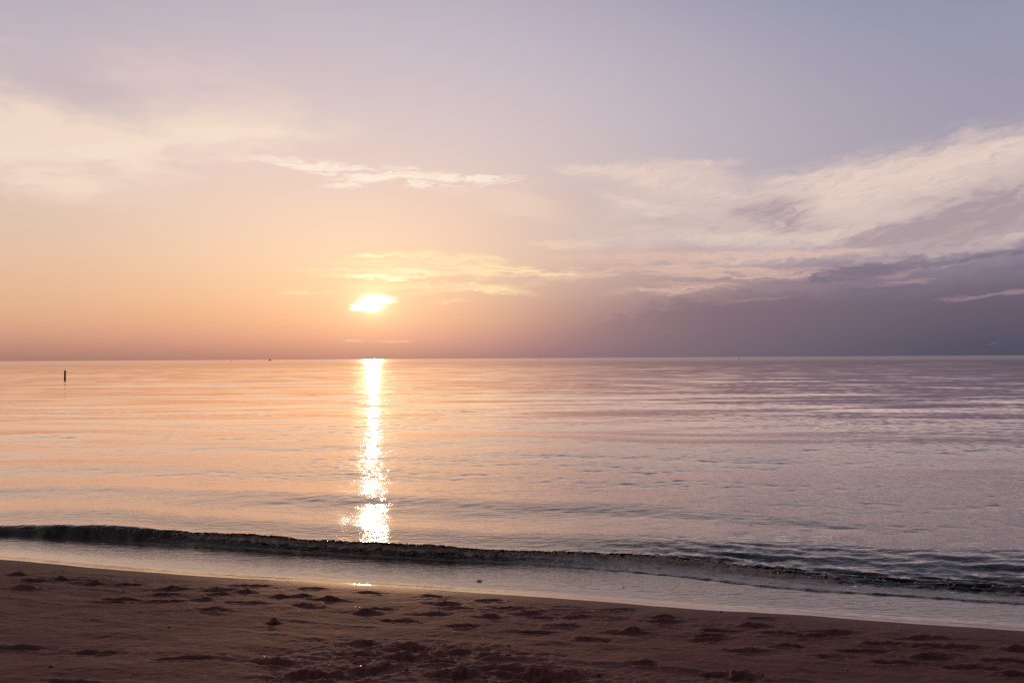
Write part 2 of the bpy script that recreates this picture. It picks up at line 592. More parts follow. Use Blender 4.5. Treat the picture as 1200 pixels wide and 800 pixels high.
def mat_simple(name, c0, c1, scale, rough, spec=0.5, bmp=0.3, transl=0.0):
    m, gg, out = new_mat(name)
    n = gg.noise(objco(gg, scale, scale, scale), 1.0, 5.0, 0.65)
    p = gg.n('ShaderNodeBsdfPrincipled')
    gg.put(p.inputs['Base Color'], gg.mix(gg.mapr(n, 0.3, 0.7), lin(*c0), lin(*c1)))
    p.inputs['Roughness'].default_value = rough
    p.inputs['Specular IOR Level'].default_value = spec
    gg.put(p.inputs['Normal'], bump(gg, n, bmp, 0.01))
    sh = p
    if transl:
        tr = gg.n('ShaderNodeBsdfTranslucent')
        tr.inputs['Color'].default_value = lin(*c1)
        sh = gg.n('ShaderNodeMixShader')
        sh.inputs[0].default_value = transl
        gg.t.links.new(p.outputs[0], sh.inputs[1])
        gg.t.links.new(tr.outputs[0], sh.inputs[2])
    gg.t.links.new(sh.outputs[0], out.inputs[0])
    return m


def mat_foam():
    m, gg, out = new_mat('foam_bubbles')
    geo = gg.n('ShaderNodeNewGeometry')
    ws = water_shader(gg, lin(226, 214, 206), 0.12, X(gg, geo.outputs['Normal']), 1.6)
    tr = gg.n('ShaderNodeBsdfTranslucent')
    tr.inputs['Color'].default_value = lin(240, 230, 224)
    ms = gg.n('ShaderNodeMixShader')
    ms.inputs[0].default_value = 0.65
    gg.t.links.new(ws.outputs[0], ms.inputs[1])
    gg.t.links.new(tr.outputs[0], ms.inputs[2])
    gg.t.links.new(ms.outputs[0], out.inputs[0])
    return m


M_SEA, M_FILM, M_SAND = mat_sea(), mat_film(), mat_sand()
M_FOAM = mat_foam()
M_GRIT = mat_simple('shell_grit', (150, 128, 120), (220, 205, 195), 80, 0.36, 1.0, 0.05)
M_CLOD = mat_simple('damp_sand', (92, 66, 60), (120, 90, 80), 50, 0.85, 0.3, 0.6)
M_STONE = mat_simple('dark_stone', (52, 44, 44), (84, 72, 68), 60, 0.5, 0.5, 0.3)
M_PILE = mat_simple('weathered_timber', (34, 22, 22), (62, 44, 40), 6, 0.8, 0.3, 0.6)
M_TWIG = mat_simple('wet_twig', (36, 26, 24), (66, 50, 44), 40, 0.5, 0.5, 0.5)
M_HULL = mat_simple('boat_paint', (44, 34, 34), (70, 54, 50), 2, 0.6, 0.4, 0.2)
M_BUOY = mat_simple('buoy_paint', (46, 34, 38), (74, 52, 52), 3, 0.6, 0.4, 0.2)

# ------------------------------------------------------------------ shore lines (from the photograph, as ground curves)
ZW = 0.112                                  # height reached by the wash
_w = np.array([at_z(x, y, ZW)[:2] for x, y in ((-60, 652), (0, 655.5), (60, 660), (130, 667), (210, 673), (300, 680), (437, 685), (600, 697), (800, 712), (1000, 725), (1200, 739), (1280, 744))])
_t = np.array([at_z(x, y, 0.08)[:2] for x, y in ((-60, 627), (0, 628), (100, 631), (200, 637), (300, 645), (437, 653), (600, 661), (700, 669), (790, 676), (860, 687), (950, 695), (1050, 701), (1200, 711), (1280, 715))])


def smooth_curve(P):
    P = P[np.argsort(P[:, 0])]
    x = np.linspace(-14, 14, 1401)
    lo = P[0, 1] + (P[1, 1] - P[0, 1]) / (P[1, 0] - P[0, 0]) * 0.5 * (x - P[0, 0])
    hi = P[-1, 1] + (P[-1, 1] - P[-2, 1]) / (P[-1, 0] - P[-2, 0]) * 0.5 * (x - P[-1, 0])
    y = np.where(x < P[0, 0], lo, np.where(x > P[-1, 0], hi, np.interp(x, P[:, 0], P[:, 1])))
    k = np.exp(-0.5 * (np.arange(-60, 61) / 18.0) ** 2)
    k /= k.sum()
    y = np.convolve(np.pad(y, 60, mode='edge'), k, 'valid')
    return x, y


XW, YW = smooth_curve(_w)
XT, YT = smooth_curve(_t)
yw0 = lambda x: np.interp(x, XW, YW)
yw = lambda x: yw0(x) + 0.022 * perlin(x * 1.3, x * 0 + 3.3, 5) + 0.008 * perlin(x * 5, x * 0 + 1.2, 6)
yt = lambda x: np.interp(x, XT, YT) + 0.03 * perlin(x * 1.1, x * 0 + 7.7, 7) + 0.012 * perlin(x * 4.3, x * 0 + 2.1, 8)

FS = np.linspace(-0.5, 6, 3251)
FH = np.cumsum(-(0.014 + 0.088 * (1 - sstep(0.10, 0.26, FS))) * 0.002)
FH += ZW - np.interp(0.0, FS, FH)


def film_h(s_):
    """height of the thin wash, s_ metres seaward of its edge"""
    return np.interp(s_, FS, FH)


# ------------------------------------------------------------------ sea: one sheet from the breaking wave to the horizon
NC = 1500
th = np.tan(np.linspace(R(-50), R(50), NC))
n_prof = np.concatenate([np.linspace(0, 1, 70)])             # wave rows (profile parameter)
n_far = [2.2]
while n_far[-1] < 40000:
    r = n_far[-1] + 8
    n_far.append(n_far[-1] + max(0.018, (r - 8) * 0.0028 + 0.016) * (1.0 if r < 150 else 1 + (r - 150) / 150.0 if r < 1500 else 10))
n_far = np.array(n_far[1:])


def at_rows(n):
    """x, y on the fan for offsets n (rows) seaward of the toe line"""
    x = np.zeros((len(n), NC))
    for _ in range(25):
        y = yt(np.clip(x, -12, 12)) + n[:, None]
        x = 0.5 * x + 0.5 * th[None, :] * y
    return x, yt(np.clip(x, -12, 12)) + n[:, None]


# profile of the little breaker: (offset, height) toe -> crest -> back
PT = np.array([0, .10, .22, .34, .44, .52, .62, .74, .86, 1.0])
PN_L = np.array([0, .020, .045, .07, .10, .17, .40, .95, 1.60, 2.2])
PZ_L = np.array([0.0, .20, .56, .86, .99, 1.0, .97, .90, .84, .78])
PN_R = np.array([0, .16, .32, .43, .52, .70, 1.0, 1.35, 1.8, 2.2])
PZ_R = np.array([0.0, .04, .12, .52, .66, .72, .86, .96, .90, .78])


def smooth_interp(t, xs, ys):
    tt = np.linspace(0, 1, 401)
    v = np.interp(tt, xs, ys)
    k = np.ones(21) / 21
    v2 = np.convolve(np.pad(v, 10, mode='edge'), k, 'valid')
    return np.interp(t, tt, v2)


x0, y0 = at_rows(np.zeros(1))
t = n_prof[:, None] * np.ones((1, NC))
X0 = x0 * np.ones_like(t)
rgt = sstep(-0.6, 2.5, X0)                       # where the wave has already spilled
mid = sstep(-4.4, -2.6, X0) * (1 - sstep(1.6, 3.0, X0))
hgt = (0.192 - 0.010 * mid + 0.012 * rgt) * (1 + 0.16 * perlin(X0 * 0.7, X0 * 0, 21) + 0.06 * perlin(X0 * 3.1, X0 * 0, 22))
pn = smooth_interp(t, PT, PN_L) * (1 - rgt) + smooth_interp(t, PT, PN_R) * rgt
pn = pn + mid * 0.10 * np.sin(np.pi * np.clip(t / 0.5, 0, 1)) * (t < 0.5)
pz = smooth_interp(t, PT, PZ_L) * (1 - rgt) + smooth_interp(t, PT, PZ_R) * rgt
n_all = pn
xx = X0.copy()
for _ in range(25):
    yy = yt(np.clip(xx, -12, 12)) + n_all
    xx = 0.5 * xx + 0.5 * th[None, :] * yy
yy = yt(np.clip(xx, -12, 12)) + n_all
rough_face = sstep(0.02, 0.2, t) * ((1 - sstep(0.42, 0.54, t)) * (1 - rgt) + (1 - sstep(0.55, 0.85, t)) * rgt)
crest = np.exp(-((t - 0.42) / 0.12) ** 2) * (1 - sstep(0.45, 0.56, t))
turb = fbm(X0 * 7, t * 7 + X0 * 0.3, 5, 31, 0.6)
ridg = 1 - np.abs(fbm(X0 * 10, t * 12, 3, 41, 0.6)) * 1.6
zt_ = film_h(np.maximum(yt(X0) - yw(X0), 0.2)) - 0.004
ramp_ = sstep(0.5, 0.62, t) * (1 - sstep(0.78, 0.92, t)) * rgt
zz = zt_ * (1 - sstep(0.0, 0.44, t)) + hgt * pz + crest * (0.006 + 0.012 * mid) * np.clip(ridg, -0.5, 1) * (1 - 0.6 * rgt) + rough_face * (turb * (1 - rgt) + rgt * fbm(X0 * 2.0, t * 26, 4, 33, 0.6)) * 0.011 * (0.12 + 0.45 * mid + 1.4 * rgt)
yy = yy + rough_face * 0.022 * fbm(X0 * 9 + 5, t * 9, 4, 51, 0.6) * (0.12 + 0.5 * mid + 0.1 * rgt)
back = sstep(0.5, 0.7, t)
fo_mid = mid * np.exp(-((t - 0.26) / 0.12) ** 2) * 0.85
fo_crest = np.exp(-((t - 0.47) / 0.07) ** 2) * (0.10 + 0.28 * mid) * (0.5 + fbm(X0 * 3, t * 3, 3, 61))
fo_right = rgt * (np.exp(-((t - 0.12) / 0.14) ** 2) * (0.78 + 0.35 * fbm(X0 * 4, t * 14, 4, 63)) + 0.30 * np.exp(-((t - 0.34) / 0.06) ** 2) * (0.5 + fbm(X0 * 2.5, t * 4, 3, 62)))
foam_w = np.clip(fo_mid + fo_crest + fo_right, 0, 1)
foam_w[0] *= 0.0
zz += rgt * 0.013 * sstep(0.0, 0.03, t) * (1 - sstep(0.2, 0.4, t)) * (1 + 0.5 * fbm(X0 * 6, t * 8, 3, 64))

# wind ripples and swell
WAVES = []
for lam, sl_, spread, cnt in ((11.0, .008, 6, 3), (6.5, .012, 8, 4), (3.6, .014, 12, 5), (2.0, .016, 16, 6), (1.1, .012, 18, 8), (.62, .015, 26, 9), (.36, .026, 34, 10), (.2, .037, 40, 12)):
    for _ in range(cnt):
        l = lam * rng.uniform(.75, 1.3)
        a = R(90 + 3 + rng.normal(0, spread))
        WAVES.append((2 * np.pi / l, a, sl_ * l / (2 * np.pi) * math.sqrt(2.0 / cnt) * rng.uniform(.7, 1.3), rng.uniform(0, 6.28), l))


def ripple(x, y, spacing):
    z = np.zeros_like(x)
    wx = x + 0.5 * perlin(x * .13, y * .2, 71) + 0.10 * perlin(x * .8, y * 1.1, 73)
    wy = y + 0.5 * perlin(x * .11, y * .17, 72) + 0.10 * perlin(x * .7, y * 1.3, 74)
    gust = np.clip(0.85 + 0.7 * fbm(x * .10, y * .22, 3, 75), 0.25, 1.7)
    breeze = 1 + 0.35 * sstep(-0.05, 0.5, x / np.maximum(y, 1))
    gust = gust * breeze
    gust2 = np.clip(0.8 + 0.8 * fbm(x * .02, y * .06, 3, 76), 0.2, 1.8)
    for k, a, amp, ph, l in WAVES:
        f = 1 - sstep(0.22 * l, 0.40 * l, spacing)
        rows = np.nonzero(f[:, 0] > 0)[0]
        if not len(rows):
            continue
        e = rows[-1] + 1
        md = gust[:e] if l < 1.6 else gust2[:e] if l > 3 else 1.0
        z[:e] += amp * f[:e] * md * np.sin(k * (wx[:e] * math.cos(a) + wy[:e] * math.sin(a)) + ph)
    return z


xf, yf = at_rows(n_far)
sp_far = np.gradient(n_far)[:, None] * np.ones((1, NC))
zf = ripple(xf, yf, sp_far)
zb = ripple(xx, yy, np.full_like(xx, 0.03))
fade_b = sstep(0.55, 1.0, t)
zz = zz + zb * (0.15 + 0.75 * fade_b) * back
rp_ = yy + 0.10 * xx + 0.03 * perlin(xx * 1.2, yy * 2.0, 85) + 0.05 * perlin(xx * .4, yy * 1.0, 86)
zz = zz + ramp_ * 0.0050 * (np.sin(rp_ * 2 * np.pi / .105) + .7 * np.sin(rp_ * 2 * np.pi / .071 + 1)) * np.clip(.6 + perlin(xx * .9, yy * 2.2, 87), 0, 1.5)
# low swells behind the breaker
def swell(x, y, n):
    s = 0.030 * np.exp(-((n - 0.80 - 0.10 * perlin(x * .5, x * 0, 80)) / 0.42) ** 2)
    s = s + 0.030 * np.exp(-((n - 2.75 - 0.25 * perlin(x * .35, x * 0, 81)) / 0.50) ** 2)
    s = s + 0.036 * np.exp(-((n - 5.6 - 0.5 * perlin(x * .3, x * 0, 82)) / 0.8) ** 2)
    s = s + 0.036 * np.exp(-((n - 11.5 - 0.8 * perlin(x * .2, x * 0, 83)) / 1.1) ** 2)
    return s
bore = 0.5 + 0.5 * np.cos(np.pi * np.clip((n_far[:, None] - 2.2) / 7.5, 0, 1))
zf = zf + 0.78 * hgt[-1][None, :] * bore
zz = zz + swell(xx, yy, pn) * sstep(0.5, 0.75, t)
zf = zf + swell(xf, yf, n_far[:, None] * np.ones((1, NC)))
P = np.concatenate([np.stack([xx, yy, zz], -1), np.stack([xf, yf, zf], -1)], 0)
dist = np.hypot(P[..., 0], P[..., 1])
near = np.clip(1 - (dist - 6) / 26, 0, 1) ** 1.5
rough = 0.03 + 0.045 * sstep(15, 90, dist) + 0.05 * sstep(90, 600, dist)
rough[:70] = 0.06
foam_a = np.concatenate([foam_w, np.zeros_like(xf)], 0)
structure(grid_obj('sea_water', P, M_SEA, {'near': near, 'rough': rough, 'foam': foam_a}))
wave_P, wave_T, wave_X, wave_mid, wave_rgt = P[:70].copy(), t, X0, mid, rgt

# ------------------------------------------------------------------ beach
MOUNDS = [  # photo position, apparent width, relief class  (p: footprint, m: little heap, c: trampled clump)
 (20,674,22,'m'),(43,681,32,'m'),(72,679,18,'m'),(110,683,34,'m'),(32,689,30,'m'),(147,685,32,'p'),(205,689,42,'m'),(195,696,26,'p'),(253,691,32,'m'),(255,696,24,'p'),
 (287,693,28,'m'),(145,701,42,'p'),(190,704,50,'p'),(235,702,30,'m'),(253,715,32,'p'),(328,699,28,'m'),(353,698,24,'m'),(385,702,36,'m'),(293,707,50,'p'),(360,710,42,'m'),(130,705,36,'p'),
 (25,759,50,'p'),(117,764,42,'p'),(220,772,62,'p'),(322,776,48,'p'),(365,790,76,'c'),(367,689,26,'p'),(295,686,36,'p'),(320,730,12,'m'),
 (517,706,40,'m'),(532,712,40,'p'),(510,719,42,'m'),(435,694,26,'p'),(507,698,26,'p'),(573,703,34,'p'),(597,712,32,'p'),(575,724,38,'m'),(543,734,36,'p'),(632,723,30,'p'),(617,718,32,'m'),
 (678,722,40,'m'),(657,733,36,'p'),(625,740,42,'p'),(697,749,40,'p'),(740,740,40,'m'),(777,723,30,'m'),(777,729,40,'m'),(728,713,36,'p'),(467,727,42,'p'),(427,717,32,'m'),(443,713,36,'p'),
 (425,752,42,'m'),(490,760,72,'c'),(545,763,34,'m'),(583,768,36,'p'),(420,766,52,'p'),(480,771,56,'c'),(517,777,42,'p'),(428,785,66,'c'),(533,792,56,'c'),(595,784,50,'p'),(635,793,72,'c'),(665,792,42,'c'),(752,778,30,'p'),
 (895,724,34,'p'),(878,733,42,'m'),(847,739,42,'p'),(913,742,36,'p'),(963,744,60,'p'),(980,741,36,'p'),(923,757,36,'p'),(878,763,48,'p'),(833,745,30,'p'),(828,749,32,'p'),(1082,747,44,'m'),(1040,754,46,'p'),
 (1083,757,40,'p'),(1120,759,46,'p'),(1190,761,32,'m'),(1090,769,56,'m'),(1013,762,56,'p'),(1052,776,48,'p'),(973,769,32,'p'),(1177,775,52,'p'),(1137,782,52,'p'),(1190,790,30,'p'),(868,794,40,'c'),(840,791,30,'p'),
 (85,800,50,'p'),(180,806,50,'p'),(760,806,60,'c'),(980,808,50,'p'),(560,815,70,'c')]


def beach_z(x, y):
    m_ = yw(x) - y                       # metres inland of the wash line
    land = ZW + 0.105 * m_ - 0.0055 * m_ * m_
    land = np.where(m_ > 8, ZW + 0.105 * 8 - 0.0055 * 64 + 0.017 * (m_ - 8), land)
    sea = ZW + 0.20 * m_
    return np.where(m_ > 0, land, sea)


def beach_at(px, py):
    z = 0.2
    for _ in range(30):
        p = at_z(px, py, z)
        z = 0.5 * z + 0.5 * float(beach_z(p[0], p[1]))
    return p


NCS = 1500
ths = np.tan(np.linspace(R(-58), R(58), NCS))
ys = np.concatenate([np.linspace(-9, 1.5, 24)[:-1], np.linspace(1.5, 3.0, 60)[:-1], np.linspace(3.0, 9.8, 860)])
xs = ths[None, :] * np.maximum(ys, 2.6)[:, None]
ysg = ys[:, None] * np.ones((1, NCS))
zs = beach_z(xs, ysg)
inland = yw(xs) - ysg
dryf = sstep(0.02, 0.35, inland)
rel = 0.012 * fbm(xs * 0.9, ysg * 1.6, 3, 91) + 0.0035 * fbm(xs * 5, ysg * 7, 3, 92)
# faint lines left by earlier washes
for off, a in ((0.75, .004), (1.25, .006), (1.62, .005), (2.1, .004)):
    wob = 0.07 * perlin(xs * .8, xs * 0 + off, 95) + 0.02 * perlin(xs * 4, xs * 0 + off, 96)
    on = np.clip(0.5 + 1.2 * perlin(xs * .6, xs * 0 + off * 3, 97), 0, 1)
    rel += a * on * np.exp(-((inland - off - wob) / 0.03) ** 2)
tr = np.zeros_like(zs)
pits = np.zeros_like(zs)
clumps = []
for (px, py, wd, kind) in MOUNDS:
    c = beach_at(px, py)
    d = math.hypot(c[0], c[1])
    L = max(wd * d / F * 0.5, 0.04)
    Wd = {'p': 0.028, 'm': 0.031, 'c': 0.055}[kind] * rng.uniform(0.85, 1.25) * (1.0 if L > .07 else .7)
    rot = rng.uniform(-0.18, 0.18)
    j0 = np.searchsorted(ys, c[1] - 0.6)
    j1 = np.searchsorted(ys, c[1] + 0.6)
    i0 = np.searchsorted(ths, (c[0] - L * 2.6 - .1) / max(c[1], 2.6)) - 20
    i1 = np.searchsorted(ths, (c[0] + L * 2.6 + .1) / max(c[1], 2.6)) + 20
    sl2 = np.s_[max(j0, 0):j1, max(i0, 0):i1]
    u = xs[sl2] - c[0]
    v = ysg[sl2] - c[1]
    u, v = u * math.cos(rot) + v * math.sin(rot), v * math.cos(rot) - u * math.sin(rot)
    sd_ = int(rng.integers(100, 400))
    u = u + 0.25 * L * fbm(xs[sl2] * 6, ysg[sl2] * 6, 2, sd_)
    v = v + 0.55 * Wd * fbm(xs[sl2] * 6, ysg[sl2] * 4, 2, sd_ + 5) + 0.18 * Wd * fbm(xs[sl2] * 28, ysg[sl2] * 12, 2, sd_ + 9)
    e = lambda du, dv, a, b: np.exp(-(np.abs((u - du) / a) ** 2.6 + ((v - dv) / b) ** 2))
    if kind == 'p':
        sg = rng.choice((-1, 1))
        hh = -0.016 * e(0, -0.2 * Wd, L, Wd * .7) - 0.018 * e(-.55 * L * sg, -0.25 * Wd, L * .42, Wd * .85) - 0.016 * e(.45 * L * sg, -0.1 * Wd, L * .55, Wd) + 0.010 * e(1.15 * L * sg, .1 * Wd, L * .25, Wd * 1.1) + 0.014 * e(rng.uniform(-.3, .3) * L, Wd * 1.25, L * .9, Wd * .6) + 0.008 * e(0, -Wd * 1.6, L * .8, Wd * .6)
    elif kind == 'm':
        hh = 0.021 * e(rng.uniform(-.2, .2) * L, Wd * .6, L * .55, Wd * .75) + 0.009 * e(rng.uniform(-.5, .5) * L, Wd * .4, L, Wd * .8) - 0.020 * e(rng.uniform(-.4, .4) * L, -Wd * 1.1, L * .9, Wd * .8)
    else:
        hh = -0.040 * e(rng.uniform(-.3, .3) * L, -Wd * .3, L * .8, Wd * .75) + 0.030 * e(rng.uniform(-.3, .4) * L, Wd * .9, L * .7, Wd * .55) + 0.018 * e(rng.uniform(-.8, .8) * L, -Wd, L * .4, Wd * .5)
        clumps.append((c, L, Wd))
    pits[sl2] += hh * rng.uniform(.55, .85)
    tr[sl2] = np.maximum(tr[sl2], np.exp(-((u / (L * 1.5)) ** 2 + (v / (Wd * 2.4)) ** 2)))
rel += pits * (1 + 0.35 * fbm(xs * 18, ysg * 18, 2, 98)) + tr * 0.008 * fbm(xs * 13, ysg * 22, 4, 99, .6)
for cpx, cpy, ax_, ay_, am in ((500, 768, .85, .30, .020), (640, 793, .55, .16, .018), (385, 792, .35, .12, .014), (860, 795, .35, .12, .012)):
    cq = beach_at(cpx, cpy)
    mk_ = np.exp(-(((xs - cq[0]) / ax_) ** 2 + ((ysg - cq[1]) / ay_) ** 2) ** 1.5)
    rel += mk_ * am * (np.abs(fbm(xs * 4.5 + 7, ysg * 8, 4, 121, .6)) - 0.35)
band = np.clip(0.35 + 1.3 * fbm(xs * .55 + 3, ysg * 1.3, 3, 111), 0, 1.3) * np.exp(-((inland - 0.55 - 0.25 * perlin(xs * .4, xs * 0, 112)) / 0.4) ** 2)
rel += band * (0.008 * np.abs(fbm(xs * 4, ysg * 13, 4, 113, .55)) - 0.003)
rel += 0.0016 * fbm(xs * 14, ysg * 24, 3, 114)
zs = zs + rel * dryf
structure(grid_obj('beach_sand', np.stack([xs, ysg, zs], -1), M_SAND, {'wet': np.exp(-np.clip(inland, 0, 9) / 0.35)}))

# ------------------------------------------------------------------ shallow wash lying on the beach face
NQ = 110
xw_ = np.linspace(-9.5, 9.5, 1500)[None, :] * np.ones((NQ, 1))
q = np.linspace(0, 1, NQ)[:, None] ** 1.25 * np.ones((1, 1500))
yA, yB = yw(xw_), yt(xw_) + 0.10
yq = yA + (yB - yA) * q
wdt = np.maximum(yt(xw_) - yA, 0.3)
ql = (yq - yA) / wdt
zq = film_h(yq - yA) + 0.0012 * (1 - np.exp(-(yq - yA) / 0.04))
zq = np.where(q == 0, beach_z(xw_, yA) - 0.004, zq)
fl = sstep(0.15, 0.6, ql)
zq = zq + fl * 0.0016 * fbm(xw_ * 5, yq * 16, 3, 201) + sstep(0.02, 0.2, ql) * 0.0007 * fbm(xw_ * 12, yq * 30, 2, 202)
structure(grid_obj('shallow_water', np.stack([xw_, yq, zq], -1), M_FILM, {'ripple': 0.06 + 0.19 * fl}))


# ------------------------------------------------------------------ foam on the breaker (uncountable bubbles)
def ico(sub):
    bm = bmesh.new()
    bmesh.ops.create_icosphere(bm, subdivisions=sub, radius=1.0)
    v = np.array([p.co[:] for p in bm.verts])
    f = np.array([[p.index for p in q.verts] for q in bm.faces])
    bm.free()
    return v, f


def scatter(name, centres, radii, mat, sub=1, squash=None, jitter=0.0, smooth=True):
    V, Fc = ico(sub)
    n, k = len(centres), len(V)
    jit = 1 + jitter * rng.uniform(-1, 1, (n, k, 1))
    ax = rng.uniform(0.7, 1.25, (n, 1, 3)) * (np.array(squash)[None, None, :] if squash else 1)
    ang = rng.uniform(0, 6.28, n)
    P_ = V[None] * jit * ax * np.asarray(radii)[:, None, None]
    ca, sa = np.cos(ang)[:, None], np.sin(ang)[:, None]
    Px = P_[..., 0] * ca - P_[..., 1] * sa
    Py = P_[..., 0] * sa + P_[..., 1] * ca
    P_ = np.stack([Px, Py, P_[..., 2]], -1) + np.asarray(centres)[:, None, :]
    faces = (Fc[None] + (np.arange(n) * k)[:, None, None]).reshape(-1, 3)
    me = bpy.data.meshes.new(name)
    me.vertices.add(n * k)
    me.vertices.foreach_set('co', P_.reshape(-1).astype(np.float32))
    me.loops.add(faces.size)
    me.loops.foreach_set('vertex_index', faces.reshape(-1).astype(np.int32))
    me.polygons.add(len(faces))
    me.polygons.foreach_set('loop_start', (np.arange(len(faces)) * 3).astype(np.int32))
    me.polygons.foreach_set('use_smooth', np.full(len(faces), smooth))
    me.update(calc_edges=True)
    me.materials.append(mat)
    o = bpy.data.objects.new(name, me)
    COL.objects.link(o)
    o['kind'] = 'stuff'
    return o


cen, rad = [], []
nrow = wave_P.shape[0]
wgt = (np.exp(-((wave_T - 0.31) / 0.05) ** 2) * (0.03 + 1.1 * wave_mid) * (1 - 0.6 * wave_rgt) * np.clip(0.5 + 1.3 * fbm(wave_X * 2.2, wave_T * 2, 3, 301), 0, 2)
       + 0.04 * wave_mid * np.exp(-((wave_T - 0.22) / 0.14) ** 2)
       + wave_rgt * 0.08 * np.exp(-((wave_T - 0.36) / 0.05) ** 2))
wgt *= (np.abs(wave_X) < 8.5)
flat = wgt.reshape(-1) / wgt.sum()
idx = rng.choice(len(flat), 5200, p=flat)
cen = wave_P.reshape(-1, 3)[idx] + rng.normal(0, 1, (5200, 3)) * np.array([.006, .006, .003])
rad = 0.0032 + 0.009 * rng.random(5200) ** 3
cen[:, 2] += rad * 0.1
scatter('sea_foam', cen, rad, M_FOAM, 1)

# shell grit and clods on the sand
gx = rng.uniform(-8, 8, 16000)
gy = rng.uniform(2.8, 8.6, 16000)


def sand_h(x, y):
    j = np.interp(y, ys, np.arange(len(ys)))
    j0 = np.clip(j.astype(int), 0, len(ys) - 2)
    tq = x / np.maximum(y, 2.6)
    i = np.clip(np.interp(tq, ths, np.arange(NCS)), 0, NCS - 2)
    i0 = i.astype(int)
    fj, fi = j - j0, i - i0
    return (zs[j0, i0] * (1 - fj) * (1 - fi) + zs[j0 + 1, i0] * fj * (1 - fi) + zs[j0, i0 + 1] * (1 - fj) * fi + zs[j0 + 1, i0 + 1] * fj * fi)


ok = (yw(gx) - gy > 0.12) & (np.abs(gx) < gy * 0.95) & (rng.random(16000) < np.clip(0.35 + 1.1 * fbm(gx * .9, gy * 2.2, 3, 401), 0.04, 1))
gx, gy = gx[ok], gy[ok]
def flakes(name, C, rad_, mat, tilt):
    """little flat shell chips lying at slight angles on the sand"""
    n, k = len(C), 6
    ph = rng.uniform(0, 6.28, (n, 1)) + np.arange(k)[None] * 2 * np.pi / k + rng.uniform(-.3, .3, (n, k))
    rr_ = np.asarray(rad_)[:, None] * rng.uniform(.6, 1.15, (n, k))
    px_, py_ = rr_ * np.cos(ph), rr_ * np.sin(ph)
    pz_ = px_ * np.tan(rng.normal(0, tilt, (n, 1))) + py_ * np.tan(rng.normal(0, tilt, (n, 1)))
    top_ = np.stack([px_, py_, pz_], -1) + C[:, None]
    bot = top_ - np.array([0, 0, 1.0]) * np.asarray(rad_)[:, None, None] * 0.35
    V = np.concatenate([top_, bot], 1).reshape(-1, 3)
    Fc = []
    for i in range(n):
        o_ = i * 12
        Fc.append(tuple(range(o_, o_ + 6)))
        Fc.append(tuple(reversed(range(o_ + 6, o_ + 12))))
        for j in range(6):
            j2 = (j + 1) % 6
            Fc.append((o_ + j, o_ + 6 + j, o_ + 6 + j2, o_ + j2))
    o_ = mesh_obj(name, V, Fc, mat, False)
    o_['kind'] = 'stuff'
    return o_


gr = 0.0014 + 0.0038 * rng.random(len(gx)) ** 2
flakes('shell_grit', np.stack([gx, gy, sand_h(gx, gy) + gr * 0.45], -1), gr, M_GRIT, R(11))
cc, cr = [], []
for c, L, Wd in clumps:
    for _ in range(10):
        x = c[0] + rng.normal(0, L * .9)
        y = c[1] + rng.normal(0, Wd * 1.3)
        r_ = 0.003 + 0.011 * rng.random() ** 3
        cc.append((x, y, float(sand_h(np.array([x]), np.array([y]))[0]) + r_ * .3))
        cr.append(r_)
for _ in range(110):
    x, y = rng.uniform(-6, 6), rng.uniform(3.2, 7.5)
    if yw(np.array([x]))[0] - y < 0.4 or abs(x) > y * .9:
        continue
    r_ = 0.002 + 0.008 * rng.random() ** 4
    cc.append((x, y, float(sand_h(np.array([x]), np.array([y]))[0]) + r_ * .3))
    cr.append(r_)
scatter('sand_clods', np.array(cc), np.array(cr), M_CLOD, 2, (1, 1, .75), 0.2, True)


# ------------------------------------------------------------------ things on the water
def lathe(name, prof, mat, seg=20, wob=0.0):
    V, Fc = [], []
    for r_, z in prof:
        for k in range(seg):
            a = 2 * math.pi * k / seg
            q_ = r_ * (1 + wob * random.uniform(-1, 1))
            V.append((q_ * math.cos(a), q_ * math.sin(a), z))
    for i in range(len(prof) - 1):
        for k in range(seg):
            k2 = (k + 1) % seg
            Fc.append((i * seg + k, i * seg + k2, (i + 1) * seg + k2, (i + 1) * seg + k))
    Fc.append(tuple(range((len(prof) - 1) * seg, len(prof) * seg)))
    Fc.append(tuple(reversed(range(seg))))
    return mesh_obj(name, V, Fc, mat)


p = at_z(76, 444, 0.0)
d = math.hypot(p[0], p[1])
px_m = d / F
hp = 9.0 * px_m
rp = 0.85 * px_m
o = lathe('mooring_post', [(rp * 1.05, -1.2), (rp * 1.05, 0.02), (rp, hp * .3), (rp * .97, hp * .7), (rp * .95, hp * .93), (rp * .8, hp * .985), (rp * .45, hp)], M_PILE, 18, 0.03)
o.location = (p[0], p[1], 0)
o.rotation_euler = (0, R(0.8), 0)
tag(o, 'short dark post standing upright in the calm sea at far left', 'post')

# small boat on the horizon
def hull_mesh(L, Bm, H):
    st = 9
    V, Fc = [], []
    for i in range(st):
        s = i / (st - 1)
        xh = (s - .5) * L
        b = Bm * .5 * (1 - max(0, (s - .45) / .55) ** 2.2) * (0.82 + .18 * min(1, s / .2))
        b = max(b, 0.02)
        sheer = H * (0.75 + .45 * max(0, s - .4) ** 1.5)
        for (yy_, zz_) in ((-1, sheer), (-.9, H * .3), (-.45, -.15), (0, -.3), (.45, -.15), (.9, H * .3), (1, sheer)):
            V.append((xh, b * yy_, zz_))
    for i in range(st - 1):
        for k in range(6):
            Fc.append((i * 7 + k, i * 7 + k + 1, (i + 1) * 7 + k + 1, (i + 1) * 7 + k))
        Fc.append((i * 7 + 6, i * 7, (i + 1) * 7, (i + 1) * 7 + 6))
    Fc.append(tuple(range(7)))
    Fc.append(tuple(reversed(range((st - 1) * 7, st * 7))))
    return V, Fc


